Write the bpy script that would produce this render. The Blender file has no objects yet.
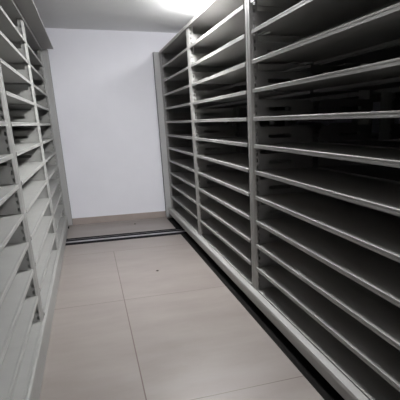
import bpy, bmesh, math, random
from mathutils import Vector, Matrix
random.seed(4)
S = bpy.context.scene
COL = S.collection

# ------------------------------------------------------------------ helpers
def tag(o, label=None, cat=None, group=None, kind=None):
    if label: o['label'] = label
    if cat: o['category'] = cat
    if group: o['group'] = group
    if kind: o['kind'] = kind
    return o

def empty(name, loc):
    o = bpy.data.objects.new(name, None)
    o.empty_display_size = 0.2
    o.location = loc
    COL.objects.link(o)
    return o

def link(name, bm, mat, parent=None, loc=(0, 0, 0), smooth=False):
    bmesh.ops.recalc_face_normals(bm, faces=bm.faces[:])
    me = bpy.data.meshes.new(name)
    bm.to_mesh(me); bm.free()
    me.materials.append(mat)
    if smooth:
        for p in me.polygons: p.use_smooth = True
    o = bpy.data.objects.new(name, me)
    COL.objects.link(o)
    o.location = loc
    if parent: o.parent = parent
    return o

def box(bm, a, b, bev=0.0):
    x0, y0, z0 = a; x1, y1, z1 = b
    vs = [bm.verts.new(c) for c in ((x0,y0,z0),(x1,y0,z0),(x1,y1,z0),(x0,y1,z0),(x0,y0,z1),(x1,y0,z1),(x1,y1,z1),(x0,y1,z1))]
    fs = [bm.faces.new([vs[i] for i in f]) for f in ((0,3,2,1),(4,5,6,7),(0,1,5,4),(1,2,6,5),(2,3,7,6),(3,0,4,7))]
    if bev > 0:
        es = list({e for f in fs for e in f.edges})
        bmesh.ops.bevel(bm, geom=es, offset=bev, segments=2, affect='EDGES', profile=0.6)

def prism_y(bm, prof, y0, y1):
    """closed profile of (x, z) points run along y"""
    a = [bm.verts.new((x, y0, z)) for x, z in prof]
    b = [bm.verts.new((x, y1, z)) for x, z in prof]
    n = len(prof)
    for i in range(n):
        j = (i+1) % n
        bm.faces.new((a[i], a[j], b[j], b[i]))
    bm.faces.new(a[::-1]); bm.faces.new(b)

# ------------------------------------------------------------------ materials
def mat(name, col, rough=0.5, metal=0.0, noise=0.0, nscale=20, bump=0.0, bscale=200, col2=None, spec=0.5):
    m = bpy.data.materials.new(name); m.use_nodes = True
    nt = m.node_tree; N = nt.nodes; L = nt.links
    b = N['Principled BSDF']
    b.inputs['Roughness'].default_value = rough
    b.inputs['Metallic'].default_value = metal
    b.inputs['Specular IOR Level'].default_value = spec
    tc = N.new('ShaderNodeTexCoord')
    nz = N.new('ShaderNodeTexNoise'); nz.inputs['Scale'].default_value = nscale; nz.inputs['Detail'].default_value = 4
    L.new(tc.outputs['Object'], nz.inputs['Vector'])
    rp = N.new('ShaderNodeMapRange')
    rp.inputs['From Min'].default_value = 0.3; rp.inputs['From Max'].default_value = 0.7
    L.new(nz.outputs['Fac'], rp.inputs['Value'])
    mx = N.new('ShaderNodeMix'); mx.data_type = 'RGBA'
    c2 = col2 or tuple(c*(1-noise) for c in col)
    mx.inputs[6].default_value = (*col, 1); mx.inputs[7].default_value = (*c2, 1)
    L.new(rp.outputs['Result'], mx.inputs[0])
    L.new(mx.outputs[2], b.inputs['Base Color'])
    if bump > 0:
        n2 = N.new('ShaderNodeTexNoise'); n2.inputs['Scale'].default_value = bscale; n2.inputs['Detail'].default_value = 3
        L.new(tc.outputs['Object'], n2.inputs['Vector'])
        bp = N.new('ShaderNodeBump'); bp.inputs['Strength'].default_value = bump; bp.inputs['Distance'].default_value = 0.002
        L.new(n2.outputs['Fac'], bp.inputs['Height']); L.new(bp.outputs['Normal'], b.inputs['Normal'])
    return m

M_RACK  = mat('powder_coated_steel', (0.30, 0.30, 0.288), 0.55, 0.0, 0.05, 9, 0.15, 700)
M_RACK2 = mat('powder_coated_steel_warm', (0.335, 0.330, 0.318), 0.5, 0.0, 0.05, 9, 0.15, 700)
M_PANEL = mat('coated_end_panel', (0.40, 0.40, 0.40), 0.5, 0.0, 0.04, 5, 0.1, 500)
M_EDGE = mat('dark_edge_strip', (0.10, 0.10, 0.105), 0.6)
M_WALL  = mat('wall_paint', (0.86, 0.86, 0.92), 0.85, 0.0, 0.03, 3, 0.5, 60)
M_CEIL  = mat('ceiling_paint', (0.84, 0.85, 0.86), 0.9, 0.0, 0.03, 4, 0.4, 60)
M_SKIRT = mat('skirting_tile', (0.38, 0.325, 0.30), 0.4, 0.0, 0.1, 8)
M_BLACK = mat('black_rubber_and_shade', (0.008, 0.0075, 0.007), 0.9, 0.0, 0.3, 12, spec=0.1)  # the rubber foot, and the painted dark void under the right racks
M_DARKMETAL = mat('dark_track_steel', (0.010, 0.010, 0.012), 0.9, 0.0, 0.4, 18, spec=0.05)
M_STEEL = mat('track_steel', (0.36, 0.35, 0.37), 0.32, 0.6, 0.25, 14)
M_DEBRIS = mat('brown_grit', (0.06, 0.045, 0.035), 0.8, 0.0, 0.3, 300)

# floor: large polished beige tiles with thin grout, laid out in the room's own metres
TX, TY = 1.64, 1.64
X0, Y0 = 0.127, 3.7586
def floor_material():
    m = bpy.data.materials.new('beige_floor_tile'); m.use_nodes = True
    nt = m.node_tree; N = nt.nodes; L = nt.links
    b = N['Principled BSDF']
    geo = N.new('ShaderNodeTexCoord'); sep = N.new('ShaderNodeSeparateXYZ')
    L.new(geo.outputs['Object'], sep.inputs[0])
    def math_(op, a, bb=None):
        n = N.new('ShaderNodeMath'); n.operation = op
        for i, v in enumerate((a, bb)):
            if v is None: continue
            if isinstance(v, (int, float)): n.inputs[i].default_value = v
            else: L.new(v, n.inputs[i])
        return n.outputs[0]
    def grid(out, off, size):
        q = math_('DIVIDE', math_('SUBTRACT', out, off), size)
        fr = math_('FRACT', q)
        d = math_('MULTIPLY', math_('MINIMUM', fr, math_('SUBTRACT', 1.0, fr)), size)
        return d, math_('FLOOR', q)
    dy, iy = grid(sep.outputs[1], Y0, TY)
    shift = math_('MULTIPLY', math_('GREATER_THAN', iy, 0.5), 0.885)      # the row at the far wall is laid with its joints offset
    dx, ix = grid(math_('SUBTRACT', sep.outputs[0], shift), X0, TX)
    d = math_('MINIMUM', dx, dy)
    g = N.new('ShaderNodeMapRange'); g.inputs['From Min'].default_value = 0.0015; g.inputs['From Max'].default_value = 0.0045
    L.new(d, g.inputs['Value'])
    nz = N.new('ShaderNodeTexNoise'); nz.inputs['Scale'].default_value = 1.6; nz.inputs['Detail'].default_value = 5; nz.inputs['Roughness'].default_value = 0.6
    mp = N.new('ShaderNodeMapping'); mp.inputs['Scale'].default_value = (1.0, 2.4, 1.0)
    L.new(geo.outputs['Object'], mp.inputs[0])
    cmb = N.new('ShaderNodeCombineXYZ'); L.new(ix, cmb.inputs[0]); L.new(iy, cmb.inputs[1])
    wn = N.new('ShaderNodeTexWhiteNoise'); L.new(cmb.outputs[0], wn.inputs['Vector'])
    add = N.new('ShaderNodeVectorMath'); add.operation = 'MULTIPLY_ADD'
    L.new(wn.outputs['Color'], add.inputs[0]); add.inputs[1].default_value = (9, 9, 9); L.new(mp.outputs[0], add.inputs[2])
    L.new(add.outputs[0], nz.inputs['Vector'])
    rp = N.new('ShaderNodeValToRGB')
    e = rp.color_ramp.elements
    e[0].position = 0.3; e[0].color = FL[0]
    e[1].position = 0.72; e[1].color = FL[1]
    L.new(nz.outputs['Fac'], rp.inputs[0])
    mx = N.new('ShaderNodeMix'); mx.data_type = 'RGBA'
    mx.inputs[6].default_value = (0.095, 0.062, 0.055, 1)
    L.new(g.outputs['Result'], mx.inputs[0]); L.new(rp.outputs[0], mx.inputs[7])
    L.new(mx.outputs[2], b.inputs['Base Color'])
    b.inputs['Roughness'].default_value = 0.38
    b.inputs['Specular IOR Level'].default_value = 0.4
    bp = N.new('ShaderNodeBump'); bp.inputs['Strength'].default_value = 0.4; bp.inputs['Distance'].default_value = 0.001
    L.new(g.outputs['Result'], bp.inputs['Height']); L.new(bp.outputs['Normal'], b.inputs['Normal'])
    return m
FL = [(0.215, 0.187, 0.175, 1), (0.268, 0.240, 0.224, 1)]
M_FLOOR = floor_material()

# ------------------------------------------------------------------ dimensions (metres)
PITCH, Z0, NC = 0.18, 0.1665, 12
TOPZ = Z0 + NC*PITCH               # 2.3265
DEP, GAPX = 0.46, 0.04             # one shelf's depth, spine between the two faces
YW, HC = 7.195, 2.6165             # far wall, ceiling
YB = -1.30                         # wall behind the photographer
XL, XR = -0.4261, 1.085            # front planes of the two racks
POSTS = [-0.72, 1.245, 3.21, 5.145, 7.05]
HW = 0.075
RD = 2*DEP + GAPX                  # rack depth
ROOM_X0, ROOM_X1 = XL - RD - 0.06, XR + 2*RD + 0.26

# ------------------------------------------------------------------ the room
def struct(name, a, b, m):
    bm = bmesh.new(); box(bm, a, b)
    return tag(link(name, bm, m), kind='structure')
struct('floor', (ROOM_X0, YB, -0.10), (ROOM_X1, YW, 0.0), M_FLOOR)
struct('ceiling', (ROOM_X0, YB, HC), (ROOM_X1, YW, HC+0.1), M_CEIL)
struct('wall_back', (ROOM_X0-0.1, YW, -0.1), (ROOM_X1+0.1, YW+0.1, HC+0.1), M_WALL)
struct('wall_front', (ROOM_X0-0.1, YB-0.1, -0.1), (ROOM_X1+0.1, YB, HC+0.1), M_WALL)
struct('wall_left', (ROOM_X0-0.1, YB, -0.1), (ROOM_X0, YW, HC+0.1), M_WALL)
struct('wall_right', (ROOM_X1, YB, -0.1), (ROOM_X1+0.1, YW, HC+0.1), M_WALL)
bm = bmesh.new(); box(bm, (XL-0.2, YW-0.011, 0.0), (XR+0.2, YW, 0.0945), 0.002)
tag(link('baseboard_back', bm, M_SKIRT), kind='structure')

# ------------------------------------------------------------------ rack parts, built facing -x at x = 0 and mirrored when needed
def shelf_mesh(length):
    bm = bmesh.new()
    prof = [(0.0, -0.0240), (0.0, -0.0125), (0.0022, -0.0115), (0.0022, -0.0095), (0.0, -0.0085), (0.0, -0.0015), (0.0015, 0.0),
            (0.009, 0.0), (0.012, -0.0025), (DEP-0.010, -0.0025), (DEP-0.008, 0.0), (DEP, 0.0), (DEP, -0.022),
            (DEP-0.012, -0.022), (DEP-0.012, -0.0200), (DEP-0.0020, -0.0200), (DEP-0.0020, -0.0050),
            (0.0140, -0.0050), (0.0140, -0.0225), (0.0125, -0.0240)]
    prism_y(bm, prof, 0, length)
    bmesh.ops.recalc_face_normals(bm, faces=bm.faces[:])
    me = bpy.data.meshes.new('shelf'); bm.to_mesh(me); bm.free()
    return me

def plate_mesh():
    """divider plate in the x-z plane with an oblong hand slot, 3 mm thick along y, folded top rim"""
    bm = bmesh.new()
    xa, xb, h = 0.043, DEP-0.004, 0.112
    s0, s1, zc, r = 0.110, 0.285, 0.052, 0.0135
    xs = [s0 + r*(1-math.cos(math.pi*k/10)) for k in range(6)]
    xs += [s1 - r*(1-math.cos(math.pi*(5-k)/10)) for k in range(6)]
    def half(x):
        if x < s0+r: return math.sqrt(max(0, r*r-(s0+r-x)**2))
        if x > s1-r: return math.sqrt(max(0, r*r-(x-s1+r)**2))
        return r
    fs = []
    def quad(*p):
        q = []
        for c in p:
            if c not in q: q.append(c)
        fs.append(bm.faces.new([bm.verts.new((x, 0, z)) for x, z in q]))
    quad((xa, 0), (s0, 0), (s0, zc), (s0, h), (xa, h))
    quad((s1, 0), (xb, 0), (xb, h-0.03), (xb-0.03, h), (s1, h), (s1, zc))
    for a, b in zip(xs, xs[1:]):
        quad((a, 0), (b, 0), (b, round(zc-half(b), 6)), (a, round(zc-half(a), 6)))
        quad((a, round(zc+half(a), 6)), (b, round(zc+half(b), 6)), (b, h), (a, h))
    bmesh.ops.remove_doubles(bm, verts=bm.verts[:], dist=1e-5)
    g = bmesh.ops.extrude_face_region(bm, geom=bm.faces[:])
    bmesh.ops.translate(bm, verts=[v for v in g['geom'] if isinstance(v, bmesh.types.BMVert)], vec=(0, 0.003, 0))
    box(bm, (xa, 0.003, h-0.003), (xb-0.03, 0.014, h))
    box(bm, (xa-0.012, 0.0008, 0.078), (xa+0.002, 0.0028, 0.100))     # hook that enters the post
    bmesh.ops.recalc_face_normals(bm, faces=bm.faces[:])
    me = bpy.data.meshes.new('divider_plate'); bm.to_mesh(me); bm.free()
    return me

def post_mesh(z0, z1):
    """pressed steel upright: flanged front, chamfered corners, slotted side webs (real openings into a hollow channel)"""
    bm = bmesh.new()
    w, dpt = HW, 0.045
    front = [(0.014, -w), (0.012, -w+0.002), (0.001, -w+0.030), (0.0, -w+0.033), (0.0, -0.006), (0.003, -0.004), (0.003, 0.004), (0.0, 0.006),
             (0.0, w-0.033), (0.001, w-0.030), (0.012, w-0.002), (0.014, w)]
    lo = [bm.verts.new((x, y, z0)) for x, y in front]; hi = [bm.verts.new((x, y, z1)) for x, y in front]
    for i in range(len(front)-1):
        bm.faces.new((lo[i], lo[i+1], hi[i+1], hi[i]))
    cols = [0.014, 0.0162, 0.0286, dpt]
    zs = [z0]
    k = 0
    while Z0 + k*0.045 + 0.036 < z1 - 0.01:
        zs += [Z0 + k*0.045 + 0.012, Z0 + k*0.045 + 0.035]; k += 1
    zs.append(z1)
    for s in (-1, 1):
        grid = [[bm.verts.new((x, s*w, z)) for x in cols] for z in zs]
        for r in range(len(zs)-1):
            for c in range(3):
                if c == 1 and r % 2 == 1: continue
                bm.faces.new((grid[r][c], grid[r][c+1], grid[r+1][c+1], grid[r+1][c]))
    b = [bm.verts.new(p) for p in ((dpt, -w, z0), (dpt, w, z0), (dpt, w, z1), (dpt, -w, z1))]
    bm.faces.new(b)
    bmesh.ops.remove_doubles(bm, verts=bm.verts[:], dist=1e-5)
    bmesh.ops.recalc_face_normals(bm, faces=bm.faces[:])
    me = bpy.data.meshes.new('upright_post'); bm.to_mesh(me); bm.free()
    return me

def mirror_mesh(me):
    m2 = me.copy()
    m2.transform(Matrix.Scale(-1, 4, (1, 0, 0)))
    m2.flip_normals()
    return m2

SH = {}
for i in range(4):
    ln = POSTS[i+1]-POSTS[i]-2*HW-0.002
    SH[i] = shelf_mesh(ln)
PL = plate_mesh(); PO = post_mesh(0.10, TOPZ)
LIB = {1: (SH, PL, PO), -1: ({k: mirror_mesh(v) for k, v in SH.items()}, mirror_mesh(PL), mirror_mesh(PO))}
SPM = {}

def put(name, me, m, parent, loc):
    key = (me.name, m.name)
    if key not in SPM:
        c = me if not me.materials else me.copy()
        c.materials.clear(); c.materials.append(m); SPM[key] = c
    o = bpy.data.objects.new(name, SPM[key])
    COL.objects.link(o); o.parent = parent; o.location = loc
    return o

def rack(name, label, xf, s, m, protrude, sill_low, panel_out, canopy=False, faces=(0, 1)):
    """s = +1: the rack runs from its front plane towards +x, s = -1: towards -x"""
    root = tag(empty(name, (xf, 3.2, 0)), label, 'shelving')
    Y = -3.2
    def bx(nm, parts, mm, parent=root, bev=0.002):
        bm = bmesh.new()
        for a, b in parts:
            x0, x1 = sorted((s*a[0], s*b[0]))
            box(bm, (x0, a[1]+Y, a[2]), (x1, b[1]+Y, b[2]), bev)
        return link(nm, bm, mm, parent)
    for face in faces:
        sg = s if face == 0 else -s
        shl, pl, po = LIB[sg]
        x = 0 if face == 0 else s*RD
        for i in range(4):
            for k in range(NC):
                put('shelf', shl[i], m, root, (x, POSTS[i]+HW+0.001+Y, Z0+(NC-k)*PITCH-PITCH + 0.0))
        for i in range(1, 5):
            for k in range(NC):
                # plates stand just behind the side web that faces the photographer's end of the bay
                put('divider_plate', pl, m, root, (x, POSTS[i]-HW+Y+0.0005, Z0+k*PITCH+0.0005))
        for i in range(5):
            put('upright_post', po, m, root, (x, POSTS[i]+Y, 0))
    ya, yb = POSTS[0]-HW, POSTS[-1]+HW-0.025
    top = bx('top_panel', [((-0.006, ya, TOPZ-0.0005), (RD+0.006, yb, TOPZ+0.022)), ((-0.010, ya, TOPZ-0.012), (-0.001, yb, TOPZ+0.020))], m, bev=0.003)
    # carriage: front and back sill beams, cross beams, wheels
    p = protrude
    z1 = Z0-0.0255
    bm = bmesh.new()
    for q in (0, 1):
        def X(v): return s*v if q == 0 else s*(RD-v)
        prof = [(X(-p), sill_low), (X(-p), z1-0.004), (X(-p+0.004), z1+0.012), (X(-0.003), z1+0.018), (X(-0.003), z1), (X(0.06), z1), (X(0.06), sill_low+0.01), (X(-p+0.004), sill_low)]
        prism_y(bm, prof, ya+Y, yb+Y)
    for yy in POSTS:
        y0, y1 = max(yy-0.06, ya), min(yy+0.06, yb)
        x0, x1 = sorted((s*0.061, s*(RD-0.061)))
        box(bm, (x0, y0+Y, 0.085), (x1, y1+Y, z1))
    base = link('carriage_base', bm, m, root)
    for yy in (6.09, 1.0):
        for xx in (0.17, RD-0.17):
            bm = bmesh.new()
            bmesh.ops.create_cone(bm, cap_ends=True, segments=32, radius1=0.055, radius2=0.055, depth=0.03,
                                  matrix=Matrix.Translation((s*xx, yy+Y, 0.067)) @ Matrix.Rotation(math.pi/2, 4, 'X') @ Matrix.Identity(4))
            link('wheel', bm, M_DARKMETAL, root).rotation_euler = (0, 0, 0)
    for nm, y0, y1 in (('end_panel', yb+0.001, yb+0.036), ('end_panel', ya-0.036, ya-0.001)):
        zt = TOPZ+0.024
        e = bx(nm, [((-panel_out, y0, 0.012), (RD+panel_out, y1, zt))], M_PANEL, bev=0.004)
        if y0 > 3:
            bx('edge_strip', [((-panel_out-0.004, y1+0.0005, 0.012), (-panel_out+0.020, y1+0.020, zt))], M_EDGE, bev=0.002)  # narrow dark strip along the outer edge of the far end panel
            bx('panel_frame', [((-panel_out, y0-0.008, 0.012), (-panel_out+0.030, y0-0.0003, zt))], M_PANEL, bev=0.002)
    if canopy:
        bx('top_canopy', [((-0.143, ya, TOPZ+0.0225), (RD, yb-0.02, TOPZ+0.034)),
                          ((-0.146, ya, TOPZ+0.018), (-0.140, yb-0.02, TOPZ+0.036))], m, bev=0.0015)
    return root

r_left = rack('mobile_shelving_rack', 'light grey mobile shelving rack left of the aisle, with a jutting top canopy',
              XL, -1, M_RACK, 0.016, 0.006, 0.070, canopy=True)
r_right = rack('mobile_shelving_rack', 'grey steel mobile shelving rack with dark empty shelves along the right of the aisle',
               XR, 1, M_RACK2, 0.045, 0.080, 0.078)
r_far = rack('mobile_shelving_rack', 'dim mobile shelving rack standing directly behind the right-hand rack, seen through its open shelves',
             XR+RD+0.14, 1, M_RACK2, 0.01, 0.080, 0.03)

# small black rubber foot at the far corner of the left rack's base
bm = bmesh.new(); box(bm, (0.008, 3.72, 0.004), (0.028, 3.76, 0.03), 0.004)
tag(link('rubber_foot', bm, M_BLACK, r_left), 'black rubber foot')

# thin black sheet that paints the dark void under the right racks' carriages
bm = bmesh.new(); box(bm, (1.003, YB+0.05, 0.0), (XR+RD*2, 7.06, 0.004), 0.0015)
tag(link('void_shade_strip', bm, M_BLACK), 'black strip painting the dark void under the right-hand shelving rack', 'painted shade')

# ------------------------------------------------------------------ floor track across the aisle
def track(yc, label):
    t = tag(empty('floor_track', (0.3, yc, 0)), label, 'track')
    xa, xb = ROOM_X0+0.1-0.3, XR+2*RD-0.3
    def strip(nm, y0, y1, z1, m, bev=0.001):
        bm = bmesh.new(); box(bm, (xa, y0-yc, 0.0005), (xb, y1-yc, z1), bev)
        return link(nm, bm, m, t)
    strip('groove', yc+0.112, yc+0.190, 0.0055, M_DARKMETAL)
    strip('rail', yc+0.104, yc+0.1115, 0.0065, M_STEEL)
    strip('groove', yc+0.015, yc+0.1035, 0.0055, M_DARKMETAL)
    strip('steel_plate', yc-0.060, yc+0.0145, 0.0065, M_STEEL)
    strip('groove', yc-0.160, yc-0.0605, 0.0055, M_DARKMETAL)
track(6.085, 'dark steel track set in the tiled floor, crossing the aisle near the far wall')

# two bits of grit on the tiles
for (x, y, lab) in ((0.505, 6.85, 'tiny dark speck of grit on the floor between the track and the far wall'),
                    (0.497, 4.45, 'tiny dark speck of grit on the pale tile in front of the track')):
    bm = bmesh.new()
    bmesh.ops.create_icosphere(bm, subdivisions=2, radius=0.011)
    for v in bm.verts:
        v.co.x *= random.uniform(0.9, 1.35); v.co.y *= random.uniform(0.85, 1.2)
        v.co.z = max(v.co.z, -0.005)*0.5
    zmin = min(v.co.z for v in bm.verts)
    tag(link('grit', bm, M_DEBRIS, None, (x, y, -zmin)), lab, 'debris')

# ------------------------------------------------------------------ ceiling lamps and an added fill
def round_lamp(x, y, rad, power, label):
    t = tag(empty('ceiling_light', (x, y, HC)), label, 'light')
    bm = bmesh.new()
    bmesh.ops.create_cone(bm, cap_ends=True, segments=40, radius1=rad*0.5, radius2=rad*0.5, depth=0.016, matrix=Matrix.Translation((0, 0, -0.0085)))
    bmesh.ops.create_cone(bm, cap_ends=True, segments=20, radius1=0.02, radius2=0.02, depth=0.044, matrix=Matrix.Translation((0, 0, -0.038)))
    link('ceiling_mount', bm, M_PANEL, t)
    # opal shade, softly rounded at both rims
    bm = bmesh.new()
    prof = [(0.0, -0.058), (rad-0.02, -0.060), (rad-0.006, -0.064), (rad, -0.072), (rad, -0.088)] + [(rad-0.025+0.025*math.cos(a), -0.088-0.025*math.sin(a)) for a in (0.3, 0.6, 0.9, 1.2, 1.5)] + [(0.0, -0.116)]
    seg = 40
    rings = [[bm.verts.new((r_*math.cos(2*math.pi*k/seg), r_*math.sin(2*math.pi*k/seg), z)) for k in range(seg)] if r_ > 0 else [bm.verts.new((0, 0, z))] for r_, z in prof]
    for q, w_ in zip(rings, rings[1:]):
        for k in range(seg):
            if len(q) == 1: bm.faces.new((q[0], w_[(k+1) % seg], w_[k]))
            elif len(w_) > 1: bm.faces.new((q[k], q[(k+1) % seg], w_[(k+1) % seg], w_[k]))
            else: bm.faces.new((q[k], q[(k+1) % seg], w_[0]))
    m = bpy.data.materials.new('lit_opal_shade'); m.use_nodes = True
    b = m.node_tree.nodes['Principled BSDF']
    b.inputs['Emission Color'].default_value = (1.0, 1.0, 1.0, 1)
    b.inputs['Emission Strength'].default_value = power
    link('lamp_shade', bm, m, t, smooth=True)
LP = 215
round_lamp(0.93, 4.25, 0.19, LP*1.1, 'round white ceiling lamp halfway along the aisle, by the right-hand rack')
round_lamp(1.46, 5.40, 0.15, LP*0.42, 'round white ceiling lamp above the right-hand rack, closest to the far wall')
round_lamp(0.99, 0.75, 0.19, LP*0.5, 'added unseen fill lamp at the near end of the aisle, closest to the camera')  # fill added out of view to brighten the near bays

w = bpy.data.worlds.new('room'); S.world = w; w.use_nodes = True
w.node_tree.nodes['Background'].inputs[0].default_value = (0.8, 0.85, 1, 1)
w.node_tree.nodes['Background'].inputs[1].default_value = 0.05

# ------------------------------------------------------------------ camera
h, yaw, pit, rol, f, cx, cy = 1.3999, 0.3385, 0.3044, -0.0214, 460.62, 258.88, 265.90
sy_, cy_ = math.sin(yaw), math.cos(yaw); sp, cp = math.sin(pit), math.cos(pit)
F = Vector((sy_*cp, cy_*cp, -sp)); R = Vector((cy_, -sy_, 0)); U = R.cross(F)
cr, sr = math.cos(rol), math.sin(rol)
R2 = R*cr + U*sr; U2 = -R*sr + U*cr
cam = bpy.data.cameras.new('camera'); co = bpy.data.objects.new('camera', cam); COL.objects.link(co)
mw = Matrix((( R2.x, U2.x, -F.x, 0), (R2.y, U2.y, -F.y, 0), (R2.z, U2.z, -F.z, h), (0, 0, 0, 1)))
co.matrix_world = mw
cam.sensor_width = 36; cam.sensor_fit = 'HORIZONTAL'
cam.lens = 36*f/400
cam.shift_x = (200-cx)/400; cam.shift_y = (cy-200)/400
cam.clip_start = 0.02
S.camera = co

S.view_settings.view_transform = 'Standard'
S.view_settings.look = 'None'
S.view_settings.gamma = 1
S.view_settings.use_curve_mapping = False
S.view_settings.exposure = 0.0
